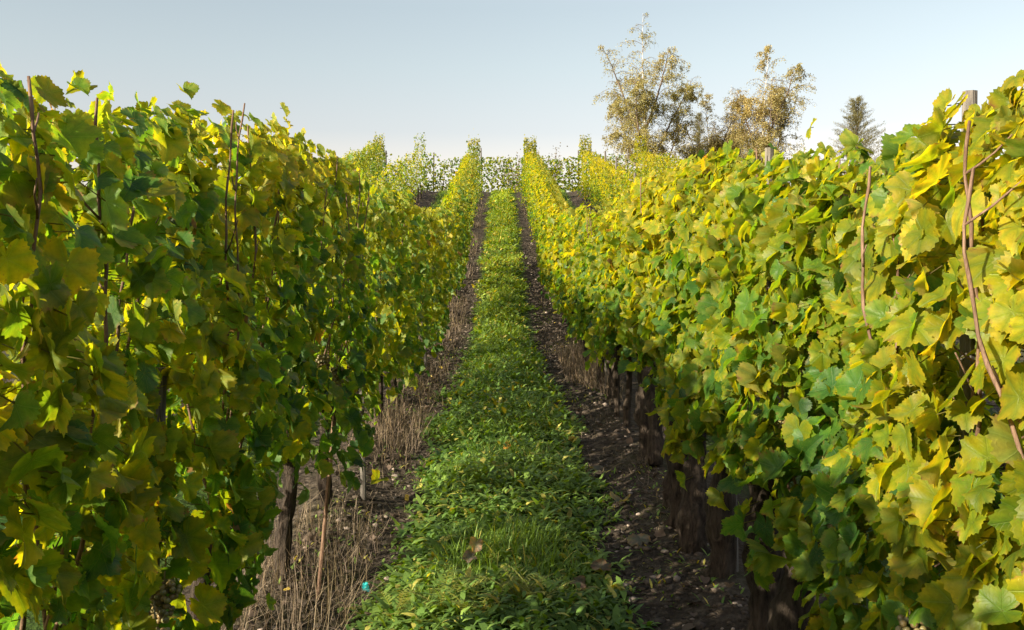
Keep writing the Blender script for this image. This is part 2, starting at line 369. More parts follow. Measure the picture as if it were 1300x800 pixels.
def vine_foliage(row, yc, dens, lod, spire=0.0, size_k=1.0, hem_d=0.0, top_d=0.0):
    """leaf cloud of one trellised vine; coordinates relative to the vine's base"""
    mb = MB(); n = int(dens * 1.1)
    y = yc + rng.uniform(-.62, .62, n) * (1 + .1 * rng.normal(size=n))
    hem = row.hem(y) + hem_d; top = row.top(y) + top_d + .025 * rng.normal(size=n)
    if spire:      # the last vine of a row climbs its end post
        dy = abs(y - yc)
        y = yc + (y - yc) * .8
        top = top + spire * np.exp(-(dy / .26) ** 2) + .02
        hem = hem - .25
    if spire:
        m_ = n // 2; k_ = rng.permutation(n)[:m_]
        y[k_] = yc + rng.normal(0, .13, m_); top[k_] = 1.80 + top_d + spire * .85 * np.exp(-((y[k_] - yc) / .27) ** 2) - .12 * rng.random(m_); hem[k_] = 1.4
    u = rng.random(n) ** .92
    h = hem + (top - hem) * u
    # a few stray shoots above the trimmed top, a few hanging below the hem
    st = rng.random(n) < .003; h[st] = top[st] + np.abs(rng.normal(0, .02, st.sum()))
    st = rng.random(n) < .03; h[st] = hem[st] - np.abs(rng.normal(0, .07, st.sum()))
    sg = np.where(rng.random(n) < .5, -1.0, 1.0)
    tt = (h - hem) / np.maximum(top - hem, .1)
    hw = .215 * (1 + .26 * row.nb(y, h, 3.6) + .20 * row.nb(y + 40, h, 8)) * np.clip(1.12 - .62 * np.clip(tt, 0, 1.2) ** 3, .3, 1.2)
    inner = rng.random(n)
    lat = sg * hw * np.where(inner < .72, .78 + .30 * rng.random(n), .15 + .6 * rng.random(n))
    if spire:
        k_ = h > 1.6; lat[k_] = rng.uniform(-.20, .20, k_.sum())
    # gaps where the wall of leaves is thin
    gap = row.nb(y * 1.0 + 11 * sg, h + 17, 6.5)
    keep = (gap > -1.0) | (rng.random(n) < .35)
    x0 = row.wx(y)
    pos = np.stack([x0 + lat, y, ground_z(np.full(n, row.x), y) + h], 1) - np.array([row.x, yc, float(ground_z(row.x, yc))])
    nor = np.stack([sg * rng.uniform(.25, 1.1, n), rng.normal(0, .42, n), rng.normal(.42, .38, n)], 1)
    nor[tt > .9] += np.array([0, 0, .5])
    tip = np.stack([sg * .35 + rng.normal(0, .35, n), rng.normal(0, .55, n), rng.normal(-.75, .4, n)], 1)
    size = np.clip(rng.normal(.041, .010, n), .018, .060) * size_k
    size *= np.where(tt > .93, .78, 1.0)
    t = row.yellow + .13 * row.ny(y, h, 2.2) + .15 * row.ny(y + 70, h, 6.0) + .24 * rng.normal(size=n) + (.26 if row.left else .38) * (np.clip(tt, 0, 1) - .5)  # leaves greener towards the hem, putting some of the lower shade into their colour
    if row.left and lod < 3: t = t - .05
    k = keep
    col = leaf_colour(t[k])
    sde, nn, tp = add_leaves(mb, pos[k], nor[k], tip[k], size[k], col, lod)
    if lod <= 1:   # leaf stalks
        p0 = pos[k]; L = np.where(tt[k] > .95, .3, 1.0)[:, None] * size[k][:, None] * rng.uniform(.6, 1.1, (k.sum(), 1))
        p1 = p0 - L * nrm(.5 * nn + .75 * tp * -1 * -.6 + np.stack([sg[k] * .5, 0 * t[k], 0 * t[k] - .2], 1)); 
        ww = .0013
        a = nrm(np.cross(p1 - p0, nn)) * ww; b = nrm(np.cross(p1 - p0, a)) * ww
        ring = lambda p: np.stack([p + a, p - .5 * a + .87 * b, p - .5 * a - .87 * b], 1)
        V = np.concatenate([ring(p0), ring(p1)], 1)
        off = (np.arange(len(p0)) * 6)[:, None, None]
        f = np.array([[0, 1, 4, 3], [1, 2, 5, 4], [2, 0, 3, 5]])
        cc = np.array([.16, .15, .03]) * rng.uniform(.6, 1.4, (len(p0), 1)) + np.array([.08, 0, .01]) * rng.random((len(p0), 1))
        mb.add(V.reshape(-1, 3), [(f[None] + off).reshape(-1, 4)], np.repeat(cc, 6, 0), (0.02, .9, 0))
    return mb

def cane_mesh(p, hgt, lean, lat, r0=.0048, fine=True):
    mb = MB(); n = 26 if fine else 7
    t = np.linspace(0, 1, n)
    a, b, c, d = rng.uniform(0, 6.28, 4)
    pts = np.stack([p[0] + lat * (1 - (1 - t) ** 2.2) + .016 * np.sin(t * 9 + a) * t, p[1] + lean * (1 - (1 - t) ** 1.8) + .022 * np.sin(t * 7 + b) * t + .007 * np.sin(t * 40 + c) * fine, p[2] + (hgt - p[2]) * t], 1)
    rad = r0 * (1 - .5 * t)
    if fine: rad = rad * (1 + .28 * (np.arange(n) % 3 == 0))
    cl = np.array([.16, .10, .06]) * rng.uniform(.7, 1.3)
    tube(mb, pts, rad, 6 if fine else 4, cl)
    if fine:   # short side shoots at the nodes, some of them bare
        for k in range(5, n - 1, 3):
            if rng.random() < .62:
                s = 1 if rng.random() < .5 else -1; L = rng.uniform(.03, .16)
                dv = nrm(np.array([rng.normal(0, .6), s * 1.0, rng.uniform(.1, .9)]))
                q = np.linspace(0, 1, 4)[:, None]
                tube(mb, pts[k] + dv * L * q + np.array([0, 0, .02]) * q * q + rng.normal(0, .003, (4, 3)) * q, np.linspace(.0026, .0014, 4), 5, cl)
    return mb

def trunk_mesh(h, r, lean, fine=True):
    mb = MB(); n = 16 if fine else 6; t = np.linspace(0, 1, n); a, b = rng.uniform(0, 6.28, 2)
    pts = np.stack([.03 * np.sin(t * 5 + a) * t, lean * t + .035 * np.sin(t * 4 + b) * t, -.06 + (h + .06) * t], 1)
    rad = r * (1.05 - .25 * t + .22 * np.exp(-((t - 1) / .16) ** 2) + .12 * np.sin(t * 11 + a))
    tube(mb, pts, rad, 12 if fine else 6, (.1, .07, .05), .13 if fine else .03)
    head = pts[-1]
    if fine:   # arms of the gnarled head
        for s in (-1, 1):
            q = np.linspace(0, 1, 7)[:, None]; L = rng.uniform(.10, .22)
            tube(mb, head - [0, 0, .05] + np.array([rng.normal(0, .03), s * L, .10]) * q + rng.normal(0, .006, (7, 3)), r * np.linspace(.8, .35, 7), 8, (.1, .07, .05), .08)
    return mb, head

_ico = None
def ico():
    global _ico
    if _ico is None:
        import bmesh
        bm = bmesh.new(); bmesh.ops.create_icosphere(bm, subdivisions=2, radius=1)
        _ico = (np.array([v.co[:] for v in bm.verts]), np.array([[v.index for v in f.verts] for f in bm.faces])); bm.free()
    return _ico
def grape_cluster(L=.10, wd=.036):
    mb = MB(); V, F = ico(); P = []
    tries = 0
    while len(P) < 64 and tries < 4000:
        tries += 1
        t = rng.random(); rr = wd * (1 - .65 * t) * (.6 + .4 * min(1, t * 6)) * rng.random() ** .4
        a = rng.uniform(0, 6.28); p = np.array([rr * np.cos(a), rr * np.sin(a), -.015 - L * t])
        if all(np.linalg.norm(p - q) > .0115 for q in P): P.append(p)
    for p in P:
        r = rng.uniform(.0068, .0086)
        c = np.array([.15, .145, .05]) * rng.uniform(.6, 1.2) + np.array([.08, .01, 0]) * rng.random()
        mb.add(p + V * r, [F], c)
    tube(mb, [[0, 0, .05], [0, 0, .0], [0, 0, -L * .8]], .0022, 5, (.14, .12, .05))
    return mb

# ------------------------------------------------------------------ vines, one by one
VG = {'L': 'grapevines in the row left of the grass strip', 'R': 'grapevines in the row right of the grass strip'}
ORD = ['first', 'second', 'third', 'fourth', 'fifth', 'sixth', 'seventh', 'eighth', 'ninth', 'tenth', 'eleventh', 'twelfth']
LOOK_L = ['cut by the frame edge', 'green with bare upright canes', 'with pale grapes low down', 'with yellow leaves at its foot',
          'hanging over dry straw', 'green flecked with yellow', 'mixed green and yellow', 'green-leaved', 'dense and green', 'small-looking', 'yellow-flecked', 'yellow-green']
LOOK_R = ['cut by the frame edge', 'big yellow leaves over shaded grapes', 'with a thick black trunk', 'sunlit above two dark trunks',
          'sunlit and yellow', 'yellow above, shaded below', 'bright yellow-green', 'dense and yellow', 'yellow-leaved', 'sunny yellow', 'yellow-green', 'small-looking']
def make_vine(row, yc, lod, dens, label, group, fine, ncane, spire=0, size_k=1., grapes=0, hem_d=0., top_d=0., trunk_r=.034):
    root = empty('grapevine', (row.x, yc, float(ground_z(row.x, yc))))
    tag(root, label, 'grapevine', group)
    vine_foliage(row, yc, dens, lod, spire, size_k, hem_d, top_d).build('foliage', M_LEAF if lod <= 1 else M_LEAF_FAR, root)
    tb, head = trunk_mesh(rng.uniform(.50, .66), trunk_r * rng.uniform(.85, 1.25), rng.normal(0, .06), fine)
    tb.build('trunk', M_TRUNK, root)
    if row.x == ROWX and 2.5 < yc < 12:      # a second old stem from the same rootstock
        t2, _h = trunk_mesh(rng.uniform(.55, .78), trunk_r * rng.uniform(.7, 1.1), rng.normal(0, .10), fine)
        o = t2.build('trunk', M_TRUNK, root); o.location = (rng.uniform(-.10, .02), rng.choice([-1, 1]) * rng.uniform(.28, .45), .05)
    for k in range(ncane):
        f = (k + .5) / ncane - .5
        zt = float(row.top(yc)) + (rng.uniform(-.22, .02) if fine else -.1) + top_d + (spire * .8 if spire else 0)
        lt = rng.choice([-1, 1, 1 if row.x < 0 else -1]) * rng.uniform(.03, .21) if fine else rng.normal(0, .08)
        cane_mesh(head + np.array([0, f * .2, .02]), zt, f * (.9 if not spire else .3) + rng.normal(0, .05), lt, rng.uniform(.0040, .0056), fine).build('cane', M_CANE, root)
    for k in range(grapes):
        o = grape_cluster(rng.uniform(.085, .12), rng.uniform(.032, .042)).build('grape_cluster', M_GRAPE, root)
        s = 1 if row.x < 0 else -1
        gy = rng.uniform(-.45, .45); o.location = (s * rng.uniform(.12, .20), gy, float(row.hem(yc + gy)) + rng.uniform(.10, .30)); o.rotation_euler = (rng.normal(0, .15), rng.normal(0, .15), rng.uniform(0, 6))
    return root

def stake(x, y, top, lean=0., r=.022, label=None, group=None, color_mat=None):
    mb = MB(); z0 = float(ground_z(x, y)); n = 9; t = np.linspace(0, 1, n)
    pts = np.stack([lean * t, .3 * lean * t, -.25 + (top + .25) * t], 1)
    tube(mb, pts, r * (1 + .05 * np.sin(t * 9)), 8, (.2, .19, .17), .035)
    o = mb.build('wooden_stake', color_mat or M_POST, None, (x, y, z0), smooth=False)
    return tag(o, label, 'stake', group)

for side, row, looks in (('L', ROW_L, LOOK_L), ('R', ROW_R, LOOK_R)):
    nm = 'left' if side == 'L' else 'right'
    ycs = np.arange(-4.5, 34.0, 1.1)
    front = [y for y in ycs if y > .8]
    for y in ycs:
        d = y
        if d < -.5: lod, dens, fine, nc = 2, 520, False, 0
        elif d < 4.6: lod, dens, fine, nc = 0, 1750, True, 6
        elif d < 10: lod, dens, fine, nc = 1, 1450, True, 4
        elif d < 20: lod, dens, fine, nc = 2, 1150, False, 2
        else: lod, dens, fine, nc = 3, 900, False, 0
        if side == 'L': dens *= 1.0 if d < .3 else .80 if d < 3.5 else .68 if d < 5 else .64 if d < 13 else .60
        last = y + 1.1 > 34.0
        i = sum(1 for q in front if q < y)
        if last: lab = f'tall vine spire on the last post of the row {nm} of the grass strip'
        elif d < .8: lab = f'grapevine of the row {nm} of the grass strip, beside or behind the viewer'
        elif i < 12: lab = f'{ORD[i]} grapevine of the row {nm} of the grass, {looks[i]}'
        elif d < 22: lab = f'grapevine midway up the row {nm} of the grass strip, on the steepening slope'
        else: lab = f'small-looking grapevine high up the row {nm} of the grass, below its end spire'
        grp = VG[side] if (d >= .8 and (i < 12 or last)) else (f'grapevines beside the viewer, {nm} row' if d < .8 else (f'grapevines midway up the {nm} row' if d < 22 else f'grapevines high up the {nm} row'))
        gr = (3 if d < 3 else 2) if .8 < d < 6 else 0
        if last: dens *= 2.0
        make_vine(row, y, lod, dens, lab, grp, fine, nc, spire=.62 if last else 0, size_k=1.0, grapes=gr, trunk_r=.062 if side == 'R' and d < 7 else .030)

for row, y0, word, side in ((ROW_L2, -2, 'second', 'left'), (ROW_R2, 5, 'second', 'right'), (ROW_L3, 12, 'third', 'left'), (ROW_R3, 12, 'third', 'right')):
    for y in np.arange(row.y_end - .4, y0, -1.1):
        last = y > row.y_end - 1.0
        lab = (f'tall vine spire at the upper end of the {word} row {side} of the grass strip' if last
               else f'grapevine in the {word} row {side} of the grass strip, its top above the nearer row' if y > 13 else f'grapevine in the {word} row {side} of the grass strip, hidden by the nearer row')
        dn = 540
        if row is ROW_L2 and min(abs(y - q) for q in (2.2, 5.2, 13.2)) < .62: continue
        if row is ROW_L2:    # thin places in this row let the low sun through to the grass strip
            dn = 540 * (.3 if y > 15 else min(1.0, .12 + .5 * min(abs(y - q) for q in (2.2, 3.4, 5.2, 13.2)) ** 1.2))
        make_vine(row, y, 3, dn * (2 if last else 1.5 if y > 22 else 1), lab, f'grapevines of the {word} row {side}' + (', upper part' if y > 13 else ', lower part'), False, 0, spire=.62 if last else 0, size_k=1.05, top_d=-.30 if row is ROW_L2 and y < 13 else 0)

# sparse young vines across the crest, with pale stakes
ROW_X = Row(0, 700, .42, 0)
k = 0
for x in np.arange(-6.0, 7.5, .62):
    k += 1; y = 38.2 + rng.normal(0, .1); zg = float(ground_z(x, y))
    root = empty('young_grapevine', (x, y, zg))
    tag(root, 'thin young grapevine with sparse leaves against the sky on the crest', 'grapevine', 'sparse young vines along the crest')
    hgt = rng.uniform(.95, 1.55); n = int(rng.uniform(260, 480)); mb = MB()
    h = rng.uniform(.04, 1, n) ** 1.2 * hgt
    pos = np.stack([rng.normal(0, .24, n), rng.normal(0, .12, n), h], 1)
    add_leaves(mb, pos, rng.normal(0, 1, (n, 3)) + [0, -.5, .3], rng.normal(0, .5, (n, 3)) + [0, 0, -.7], rng.uniform(.045, .085, n), leaf_colour(.45 + .2 * rng.normal(size=n)), 3)
    mb.build('foliage', M_LEAF_FAR, root)
    tb, hd = trunk_mesh(.5, .02, .03, False); tb.build('trunk', M_TRUNK, root)
    cane_mesh(hd, hgt, .1, .03, .006, False).build('cane', M_CANE, root)
    if k % 3 == 0:
        stake(x + .25, y + .12, 1.62 + rng.normal(0, .05), 0.03 * rng.normal(), .026, 'pale wooden stake among the sparse young vines on the crest', 'pale stakes along the crest')

# stakes in the two near rows and pale stakes standing above the second right-hand row
for x, y, top, lean, lab in (
    (1.0, 2.16, 1.80, .02, 'grey wooden stake poking above the leaves near the top right corner'),
    (1.02, 4.42, 1.2, -.02, 'thick weathered grey stake beside the thick black vine trunk at right'),
    (1.0, 6.75, 1.3, .05, 'weathered grey stake low under the yellow leaves, behind the black trunk'),
    (.98, 3.75, 1.82, .03, 'grey stake standing above the right row in front of the second birch'),
    (.98, 9.4, 1.4, .0, 'pale grey stake far up the foot of the right row'),
    (-.86, 2.35, 1.2, .05, 'cracked grey stake under dark leaves at the bottom left'),
    (-.78, 5.6, 1.45, -.02, 'grey stake in the left row behind hanging yellow leaves'),
    (-.80, 4.2, .80, .09, 'thin brown stake at the foot of the left row by yellow leaves'),
    (-.84, 10.8, 1.4, .01, 'pale stake far up the foot of the left row')):
    stake(x, y, top, lean, .016 if 'thi' not in lab else .032 if 'thick weathered' in lab else .009, lab, color_mat=M_CANE if 'thin brown' in lab else None)
for i, (x, y) in enumerate(((2.75, 20.5), (2.9, 19.2), (2.8, 24.5), (2.85, 27.5), (2.8, 17.8))):
    stake(x, y, 2.0 + rng.normal(0, .04), .03 * rng.normal(), .024, 'pale thin stake standing out of the second row, below the birches', 'pale stakes of the second row')

# ------------------------------------------------------------------ grass strip and weeds
def strips(mb, pos, az, L, w, elev, bend, col, prof=(.8, 1.0, .75), segs=None):
    """narrow bent leaves (7 points each): grass blades, weed leaves, leaflets, straws"""
    n = len(pos); d0 = np.stack([np.cos(az), np.sin(az)], 1); sd_ = np.stack([-np.sin(az), np.cos(az), np.zeros(n)], 1)
    P = [pos]; p = pos
    for k in range(3):
        e = elev - bend * k; p = p + (L / 3)[:, None] * np.concatenate([d0 * np.cos(e)[:, None], np.sin(e)[:, None]], 1); P.append(p)
    V = []
    for k in range(3):
        o = sd_ * (w * prof[k] * .5)[:, None]; V += [P[k] - o, P[k] + o]
    V.append(P[3]); V = np.stack(V, 1)
    off = (np.arange(n) * 7)[:, None, None]
    q = np.array([[0, 1, 3, 2], [2, 3, 5, 4]]); t = np.array([[4, 5, 6]])
    mb.add(V.reshape(-1, 3), [(q[None] + off).reshape(-1, 4), (t[None] + off).reshape(-1, 3)], np.repeat(col, 7, 0))

def grass_edge(y, s): return np.interp(y, [8, 13], [.54 if s == 2 else .52, .42 if s == 2 else .45]) + .08 * nz_g1(y, 3 * s, 1.8) + .07 * nz_g2(y, 7 * s, 6)
def grass_pts(n, y0, y1, cx=0., wide=1.0):
    y = rng.uniform(y0, y1, n); x = rng.uniform(-.74, .74, n) * wide
    lim = np.where(x < 0, grass_edge(y, 1), grass_edge(y, 2)) * wide
    k = abs(x) < lim + .03 * rng.normal(size=n)
    return x[k] + cx, y[k], (np.clip((lim - abs(x)) / .25, .25, 1))[k]
nz_c = Noise(8, 41); nz_w = Noise(8, 42)
GR_A = np.array([.062, .145, .015]); GR_B = np.array([.165, .265, .020]); GR_Y = np.array([.42, .38, .04])
def grass_col(x, y, dry=0.):
    t = np.clip(.5 + .35 * nz_c(x, y, 3) + .25 * rng.normal(size=len(x)), 0, 1)[:, None]
    c = GR_A * (1 - t) + GR_B * t
    yy = (rng.random(len(x)) < .06 + dry)[:, None]
    return np.where(yy, GR_Y * rng.uniform(.6, 1.1, (len(x), 1)), c)
gb = MB(); wb = MB()
for (y0, y1, nb, nw, sk) in ((2.6, 5, 9000, 15000, 1.0), (5, 8, 8000, 14000, 1.05), (8, 13, 9000, 14000, 1.25), (13, 20, 11000, 9000, 1.6), (20, 36.5, 16000, 9000, 2.1)):
    x, y, m = grass_pts(nb, y0, y1); n = len(x)
    tall = np.clip(.8 + .9 * nz_w(x, y, 4.5), .3, 2.2)
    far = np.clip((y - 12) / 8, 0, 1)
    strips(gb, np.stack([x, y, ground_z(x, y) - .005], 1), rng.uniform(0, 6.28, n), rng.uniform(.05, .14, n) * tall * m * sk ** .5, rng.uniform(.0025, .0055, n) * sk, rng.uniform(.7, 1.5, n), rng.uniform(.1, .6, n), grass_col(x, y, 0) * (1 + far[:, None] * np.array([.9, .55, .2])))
    # broad weed leaves: many small clumps, leaves spreading from each clump's middle
    x, y, m = grass_pts(nw // 6, y0, y1); nc = len(x); r = 6
    cx = np.repeat(x, r); cy = np.repeat(y, r); mm = np.repeat(m, r); n = nc * r
    ch = np.repeat(rng.uniform(.01, .07, nc) * np.clip(1.0 + 1.1 * nz_w(x, y, 3.5), .2, 2.6), r) * mm
    az = rng.uniform(0, 6.28, n); sz = np.repeat(rng.uniform(.6, 1.35, nc), r) * rng.uniform(.7, 1.2, n) * sk ** .8
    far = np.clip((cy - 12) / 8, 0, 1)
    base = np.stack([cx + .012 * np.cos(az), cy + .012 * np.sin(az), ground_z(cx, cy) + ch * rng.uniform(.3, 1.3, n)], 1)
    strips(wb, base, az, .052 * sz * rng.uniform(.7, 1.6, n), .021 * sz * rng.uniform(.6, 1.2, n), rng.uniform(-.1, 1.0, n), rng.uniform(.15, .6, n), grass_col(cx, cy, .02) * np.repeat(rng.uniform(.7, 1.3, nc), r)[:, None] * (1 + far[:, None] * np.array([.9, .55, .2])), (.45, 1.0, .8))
# strips of neighbouring alleys, seen only high up by the crest
for cx in (-3.8, -1.9, 1.9, 3.8):
    x, y, m = grass_pts(5000, 14, 37, cx); n = len(x)
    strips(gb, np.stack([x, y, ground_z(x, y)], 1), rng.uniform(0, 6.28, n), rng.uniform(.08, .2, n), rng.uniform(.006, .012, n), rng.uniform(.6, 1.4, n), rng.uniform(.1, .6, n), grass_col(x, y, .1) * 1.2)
tag(gb.build('grass', M_GRASS), 'green grass blades growing in the strip between the rows', 'grass', kind='stuff')
tag(wb.build('weed_cover', M_GRASS), 'low broad-leaved weeds covering the grass strip', 'weeds', kind='stuff')

# sprigs of weeds and moss on the bare soil
mbs = MB(); n = 5200; y = rng.uniform(2.5, 18, n); s = rng.choice([-1, 1], n); x = s * rng.uniform(.50, 1.0, n)
kk = nz_w(x, y, 2.2) > .15; x, y = x[kk], y[kk]; n = len(x)
strips(mbs, np.stack([x, y, ground_z(x, y)], 1), rng.uniform(0, 6.28, n), rng.uniform(.02, .05, n), rng.uniform(.006, .013, n), rng.uniform(.1, 1.1, n), rng.uniform(.1, .5, n), grass_col(x, y, .15), (.5, 1, .8))
tag(mbs.build('soil_sprigs', M_GRASS), 'scattered weed sprigs on the bare soil', 'weeds', kind='stuff')

# dry straw on the soil at the feet of both rows
mbd = MB()
def straw(n, xlo, xhi, y0, y1, Lr, er, seed, thr):
    y = rng.uniform(y0, y1, n); x = rng.uniform(xlo, xhi, n); k = Noise(7, seed)(x, y, 1.6) > thr
    x, y = x[k], y[k]; n = len(x)
    c = np.array([.105, .074, .056]) * rng.uniform(.3, 2.3, (n, 1)) + np.array([.05, .04, .0]) * rng.random((n, 1))
    strips(mbd, np.stack([x, y, ground_z(x, y)], 1), rng.uniform(0, 6.28, n), rng.uniform(*Lr, n), rng.uniform(.0011, .0030, n) * np.clip(y / 6, 1, 2.2), rng.uniform(*er, n), rng.normal(.2, .62, n), c, (1, .9, .7))
straw(4600, -1.05, -.60, 2.2, 9, (.08, .36), (.1, 1.57), 51, -.1)
straw(3000, -.95, -.50, 2.2, 16, (.05, .20), (.0, .5), 52, -.3)
straw(4500, -1.05, -.6, 9, 34, (.08, .30), (.3, 1.5), 53, -.2)
straw(6500, .66, 1.05, 2.2, 12, (.10, .34), (.8, 1.57), 54, .0)
straw(5200, .50, .95, 2.2, 16, (.04, .16), (.0, .4), 55, -.1)
straw(2500, .65, 1.05, 10, 34, (.08, .30), (.3, 1.5), 56, .0)
tag(mbd.build('dry_straw', M_DRY), 'dry straw and dead stalks at the feet of the vine rows', 'straw', kind='stuff')

# crumbs and clods of soil, stones
V, F = ico()
mbc = MB()
n = 15000; y = 2.4 + 22 * rng.random(n) ** 1.7; s = rng.choice([-1, 1], n, p=[.42, .58]); x = s * rng.uniform(.46, 1.0, n)
sz = rng.lognormal(math.log(.0058), .6, n) * np.clip(y / 7, 1, 2.0); sz = np.clip(sz, .0025, .024)
import bmesh
bm = bmesh.new(); bmesh.ops.create_icosphere(bm, subdivisions=1, radius=1); V1 = np.array([v.co[:] for v in bm.verts]); F1 = np.array([[v.index for v in f.verts] for f in bm.faces]); bm.free()
W = V1[None] * (1 + .17 * rng.normal(size=(n, len(V1), 1))) * (sz[:, None, None] * np.stack([rng.uniform(.8, 1.7, n), rng.uniform(.8, 1.7, n), rng.uniform(.35, .8, n)], 1)[:, None])
W = W + np.stack([x, y, ground_z(x, y) + sz * .15], 1)[:, None]
cc = np.array([.058, .045, .036]) * rng.uniform(.45, 1.6, (n, 1)); lt = rng.random(n) < .08; cc[lt] = np.array([.25, .20, .17]) * rng.uniform(.7, 1.3, (lt.sum(), 1))
mbc.add(W.reshape(-1, 3), [(F1[None] + (np.arange(n) * len(V1))[:, None, None]).reshape(-1, 3)], np.repeat(cc, len(V1), 0))
tag(mbc.build('soil_clods', M_CLOD), 'clods and crumbs of dark soil along the rows', 'soil', kind='stuff')

# fallen vine leaves: many small ones as litter, a few large ones by themselves
mbl = MB(); n = 300; y = 2.6 + 18 * rng.random(n) ** 1.6; x = rng.choice([-1, 1], n) * rng.uniform(.45, 1.0, n)
cc = np.array([.13, .092, .07]) * rng.uniform(.4, 1.5, (n, 1)); yl = rng.random(n) < .06; cc[yl] = (.40, .28, .05)
add_leaves(mbl, np.stack([x, y, ground_z(x, y) + .015], 1), rng.normal(0, .45, (n, 3)) + [0, 0, 1], rng.normal(0, 1, (n, 3)), rng.uniform(.014, .036, n), cc, 2)
tag(mbl.build('leaf_litter', M_DRY), 'small dead vine leaves strewn over the bare soil', 'leaf litter', kind='stuff')

def lone_leaf(x, y, size, col, label, dz=.02, nor=(0, -.3, 1)):
    mb = MB(); add_leaves(mb, np.zeros((1, 3)), np.array([nor], float), rng.normal(0, 1, (1, 3)), np.array([size]), np.array([col], float), 0)
    tag(mb.build('fallen_leaf', M_LEAF, None, (x, y, float(ground_z(x, y)) + dz)), label, 'dead leaf')
lone_leaf(-.14, 4.35, .045, (.16, .11, .10), 'curled purplish brown leaf lying on the grass, larger of a pair', .10)
lone_leaf(-.12, 4.47, .035, (.34, .22, .16), 'small pale pinkish leaf lying on the grass beside a brown one', .12, (.3, -.9, .6))
lone_leaf(.32, 4.25, .05, (.15, .10, .08), 'brown dead leaf in the grass by its right edge, near the front', .06)
lone_leaf(.44, 4.45, .05, (.15, .10, .08), 'brown dead leaf where the grass meets the right soil strip', .05)
lone_leaf(.03, 6.6, .03, (.45, .20, .03), 'small orange leaf lying in the middle of the grass', .09, (0, -.8, .6))
lone_leaf(.66, 5.6, .075, (.24, .19, .16), 'large pale grey-brown leaf flat on the right soil strip', .03)
lone_leaf(.60, 6.4, .06, (.24, .19, .17), 'pale dead leaf on the soil, farther up beside the grass', .03)
lone_leaf(.68, 4.9, .07, (.26, .21, .18), 'broad pale dead leaf on dark soil before the black trunk', .03)

# scrap of turquoise litter on the left soil
mb = MB(); add_leaves(mb, np.zeros((1, 3)), np.array([[.1, -.5, .9]]), np.array([[1., .2, .1]]), np.array([.026]), np.array([[.03, .42, .42]]), 1)
m, N, L, B, O = new_mat('turquoise_plastic'); B.inputs['Base Color'].default_value = (.03, .40, .42, 1); B.inputs['Roughness'].default_value = .35
tag(mb.build('litter_scrap', m, None, (-.60, 4.35, float(ground_z(-.60, 4.35)) + .025)), 'crumpled turquoise scrap of litter on the dark left soil', 'litter')

# feathery weeds catching the sun at the front of the grass
def fern(x, y, L, nf, label):
    mb = MB(); z = float(ground_z(x, y))
    for f in range(nf):
        az = rng.uniform(0, 6.28); el = rng.uniform(.8, 1.35); fl = L * rng.uniform(.7, 1.1); t = np.linspace(0, 1, 12)
        dx, dy = math.cos(az), math.sin(az)
        e = el - .7 * t; px = np.cumsum(np.cos(e)) * fl / 12; pz = np.cumsum(np.sin(e)) * fl / 12
        pts = np.stack([px * dx, px * dy, pz], 1)
        col = np.array([.25, .27, .03]) * rng.uniform(.75, 1.15)
        tube(mb, pts, np.linspace(.0016, .0006, 12), 4, col)
        for s in (-1, 1):
            pp = pts[2:]; n = len(pp)
            strips(mb, pp, np.full(n, az + s * 1.05), fl * .26 * np.sin(np.linspace(.7, 2.9, n)) + .006, np.full(n, .006), np.full(n, .3), np.full(n, .15), np.repeat(col[None] * rng.uniform(.85, 1.15, (n, 1)), 1, 0), (.6, 1, .7))
    tag(mb.build('feathery_weed', M_GRASS, None, (x, y, z)), label, 'weed')
fern(-.24, 3.98, 0.230, 8, 'feathery yellow-green weed, leftmost tuft at the front of the grass')
fern(-.12, 3.90, 0.203, 7, 'feathery weed with upright yellow fronds, second tuft from the left in front')
fern(.07, 4.05, 0.203, 7, 'feathery yellow weed in the middle of the front grass')
fern(.14, 3.98, 0.230, 8, 'feathery yellow weed, rightmost of the tufts at the front')
fern(-.42, 3.95, 0.176, 7, 'feathery weed at the left soil edge of the front grass')

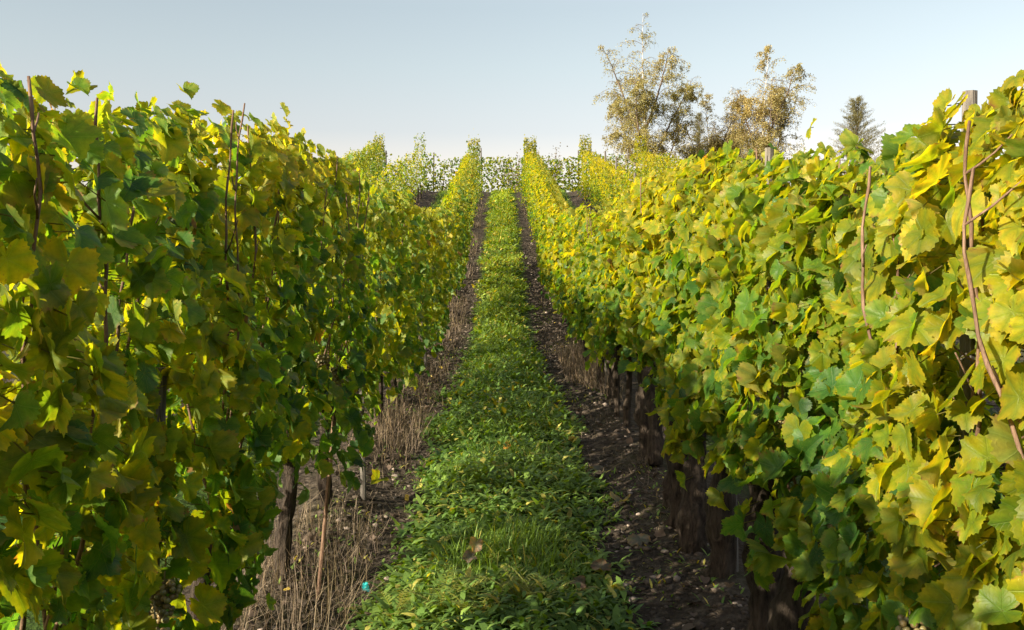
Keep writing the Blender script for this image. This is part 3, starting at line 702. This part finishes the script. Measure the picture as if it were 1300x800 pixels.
# ------------------------------------------------------------------ trees behind the crest
def birch(x, y, H, W, label, seed, leafs=9000, tint=(1, 1, 1), bare=.25, lean=0., narrow=1.0):
    r = np.random.default_rng(seed); z0 = float(G(y)); root = empty('birch_tree', (x, y, z0)); tag(root, label, 'birch tree')
    tb = MB(); lb = MB(); cb = MB()
    n = 24; t = np.linspace(0, 1, n); sway = lean * t ** 1.4 + .12 * np.sin(t * 6 + r.uniform(0, 6)) * t
    tp = np.stack([sway, .1 * np.sin(t * 5 + 1) * t, -.2 + (H + .2) * t], 1)
    tube(tb, tp, .011 * H * (1 - t) ** 1.15 + .004, 9, (.6, .6, .6), .03)
    stems = [(tp, 1.0)]
    for i in range(6):       # leaders that fork off low down and rise beside the main stem
        f = .10 + .07 * i + r.uniform(0, .05); p0 = np.array([np.interp(f, t, tp[:, k]) for k in range(3)])
        az = i * 2.3 + r.normal(0, .4); sp = W * r.uniform(.20, .38) * narrow; up = (H - p0[2]) * r.uniform(.50, .80); q = np.linspace(0, 1, 14)
        pts = p0 + np.stack([sp * q ** .8 * math.cos(az), sp * q ** .8 * math.sin(az), up * q], 1) + .05 * np.cumsum(r.normal(size=(14, 3)), 0) * q[:, None]
        tube(lb, pts, .0055 * H * (1 - q) ** .8 + .008, 6, (.5, .5, .5), 0); stems.append((pts, .72))
    tips = []
    for pts0, sc in stems:
        m0 = len(pts0); nb = int(46 * sc)
        for i in range(nb):
            f = .16 + .83 * (i + r.random()) / nb; tt_ = np.linspace(0, 1, m0)
            p0 = np.array([np.interp(f, tt_, pts0[:, k]) for k in range(3)])
            az = i * 2.4 + r.normal(0, .6); el = r.uniform(.5, 1.2)
            L = W * .30 * sc * narrow * min(1, ((1 - f) / .5) ** .7 + .12) * r.uniform(.5, 1.25)
            m = 7; q = np.linspace(0, 1, m); e = el - 1.3 * q ** 1.4
            hx = np.cumsum(np.cos(e)) * L / m; hz = np.cumsum(np.sin(e)) * L / m
            pts = np.concatenate([p0[None], p0 + np.stack([hx * math.cos(az), hx * math.sin(az), hz], 1)])
            tube(lb, pts, np.linspace(.016, .005, m + 1), 4, (.5, .5, .5), 0, False)
            for j in range(2, m + 1):
                for _ in range(2):          # twigs that hang
                    a2 = az + r.normal(0, .9); L2 = r.uniform(.25, .95) * (.5 + .6 * (1 - f)); mm = 8; ee = np.maximum(r.uniform(-.4, .7) - .38 * np.arange(mm), -1.45)
                    hx2 = np.cumsum(np.cos(ee)) * L2 / mm; hz2 = np.cumsum(np.sin(ee)) * L2 / mm
                    tw = pts[j] + np.stack([hx2 * math.cos(a2), hx2 * math.sin(a2), hz2], 1)
                    if r.random() < .45: tube(lb, np.concatenate([pts[j:j + 1], tw[1::2]]), np.linspace(.006, .003, 5), 3, (.4, .4, .4), 0, False)
                    tips.append(tw)
    T = np.concatenate(tips); w_ = np.ones(len(T))
    hrel = T[:, 2] / H; w_ *= np.where(hrel > .72, bare + (1 - bare) * .25, 1.0)
    nz = Noise(8, seed + 7); w_ *= np.clip(.6 + .8 * nz(T[:, 0] + T[:, 1] * .6, T[:, 2], 1.9), .06, 1.5)
    idx = r.choice(len(T), leafs, p=w_ / w_.sum())
    pos = T[idx] + r.normal(0, .06, (leafs, 3))
    hue = np.clip(.5 + .3 * nz(pos[:, 0], pos[:, 2], .9) + .28 * r.normal(size=leafs), 0, 1)[:, None]
    col = (np.array([.165, .165, .050]) * (1 - hue) + np.array([.35, .285, .09]) * hue) * np.array(tint)
    add_leaves(cb, pos, r.normal(0, 1, (leafs, 3)), r.normal(0, .5, (leafs, 3)) + [0, 0, -.8], r.uniform(.032, .064, leafs), col, 3)
    tb.build('trunk', M_BIRCHBARK, root); lb.build('branches', M_TWIG, root); cb.build('crown', M_TREE, root)
    return root
def px(xp, d): return (xp - 638) / 1264 * d
birch(px(822, 60), 60, 13.2, 7.9, 'tallest birch with a thin bare top, standing behind the vineyard', 3, 44000, bare=.12, lean=-.3)
birch(px(968, 60), 60, 11.2, 7.2, 'second tall birch with yellowing leaves, right of the tallest one', 12, 36000, (1.06, 1.0, 1.0), bare=.6, lean=.3)
birch(px(905, 63), 63, 8.9, 6.0, 'low birch filling the gap between the two tall birches', 31, 26000, (1, .95, .9), bare=.6, lean=-.4)
birch(px(928, 66), 66, 10.2, 3.4, 'slender birch close behind the left flank of the second tall birch', 44, 9000, (.9, .9, .9), bare=.3)

def conifer(x, y, H, W, label, seed):
    r = np.random.default_rng(seed); root = empty('conifer_tree', (x, y, float(G(y)))); tag(root, label, 'conifer'); tb = MB(); cb = MB()
    t = np.linspace(0, 1, 12); tube(tb, np.stack([0 * t, 0 * t, -.2 + (H + .2) * t], 1), .13 * (1 - t) + .01, 7, (.2, .2, .2))
    P = []; D = []
    for i in range(230):
        f = .12 + .87 * (i + r.random()) / 230; L = W * .5 * min(1, (1 - f) / .5) ** .75 * r.uniform(.55, 1.15) + .12; az = r.uniform(0, 6.28); q = np.linspace(.1, 1, int(8 + L * 14))
        e = .55 - .1 * q; d = np.stack([np.cos(az) * np.cos(e), np.sin(az) * np.cos(e), np.sin(e)], 1)
        pts = np.array([0, 0, f * H]) + d * (L * q)[:, None]
        tube(tb, pts[::4], .008, 3, (.2, .2, .2), 0, False)
        for _ in range(5): P.append(pts + r.normal(0, .05, pts.shape)); D.append(d + r.normal(0, .6, d.shape))
    P = np.concatenate(P); D = np.concatenate(D); n = len(P)
    col = np.array([.19, .18, .095]) * r.uniform(.6, 1.5, (n, 1))
    strips(cb, P, np.arctan2(D[:, 1], D[:, 0]), r.uniform(.07, .16, n), np.full(n, .022), r.uniform(0, 1.1, n), r.normal(0, .2, n), col)
    tb.build('trunk', M_TWIG, root); cb.build('crown', M_TREE, root)
conifer(px(1089, 58), 58, 7.7, 4.2, 'pale grey-green conifer top peeping above the right row', 5)
conifer(px(888, 70), 70, 9.1, 2.0, 'slim brownish conical tree between the two tall birches', 6)

def bush(x, y, H, W, label, seed, n=1400, bare=0.):
    r = np.random.default_rng(seed); root = empty('bush', (x, y, float(G(y)))); tag(root, label, 'bush'); sb = MB(); cb = MB(); P = []
    for i in range(26):
        az = r.uniform(0, 6.28); sp = r.uniform(.1, .5) * W; h = H * r.uniform(.6, 1.0); q = np.linspace(0, 1, 7)
        pts = np.stack([sp * q ** 1.3 * math.cos(az), sp * q ** 1.3 * math.sin(az), h * q], 1) + r.normal(0, .03, (7, 3)); tube(sb, pts, np.linspace(.02, .006, 7), 4, (.3, .3, .3), 0); P.append(pts[2:])
    P = np.concatenate(P); i = r.integers(0, len(P), n); pos = P[i] + r.normal(0, .14, (n, 3))
    col = np.array([.15, .12, .06]) * r.uniform(.5, 1.4, (n, 1))
    add_leaves(cb, pos, r.normal(0, 1, (n, 3)), r.normal(0, 1, (n, 3)), r.uniform(.03, .06, n), col, 3)
    sb.build('branches', M_TWIG, root); cb.build('crown', M_TREE, root)
bush(px(699, 46), 46, 2.9, 1.9, 'thin brown bush behind the second spire of the right row', 8, 1100)
bush(px(655, 44), 44, 2.2, 1.7, 'reddish grey bush behind the crest vines', 9, 800)
bush(px(780, 52), 52, 3.0, 3.0, 'brownish bush at the foot of the tallest birch', 10, 1500)
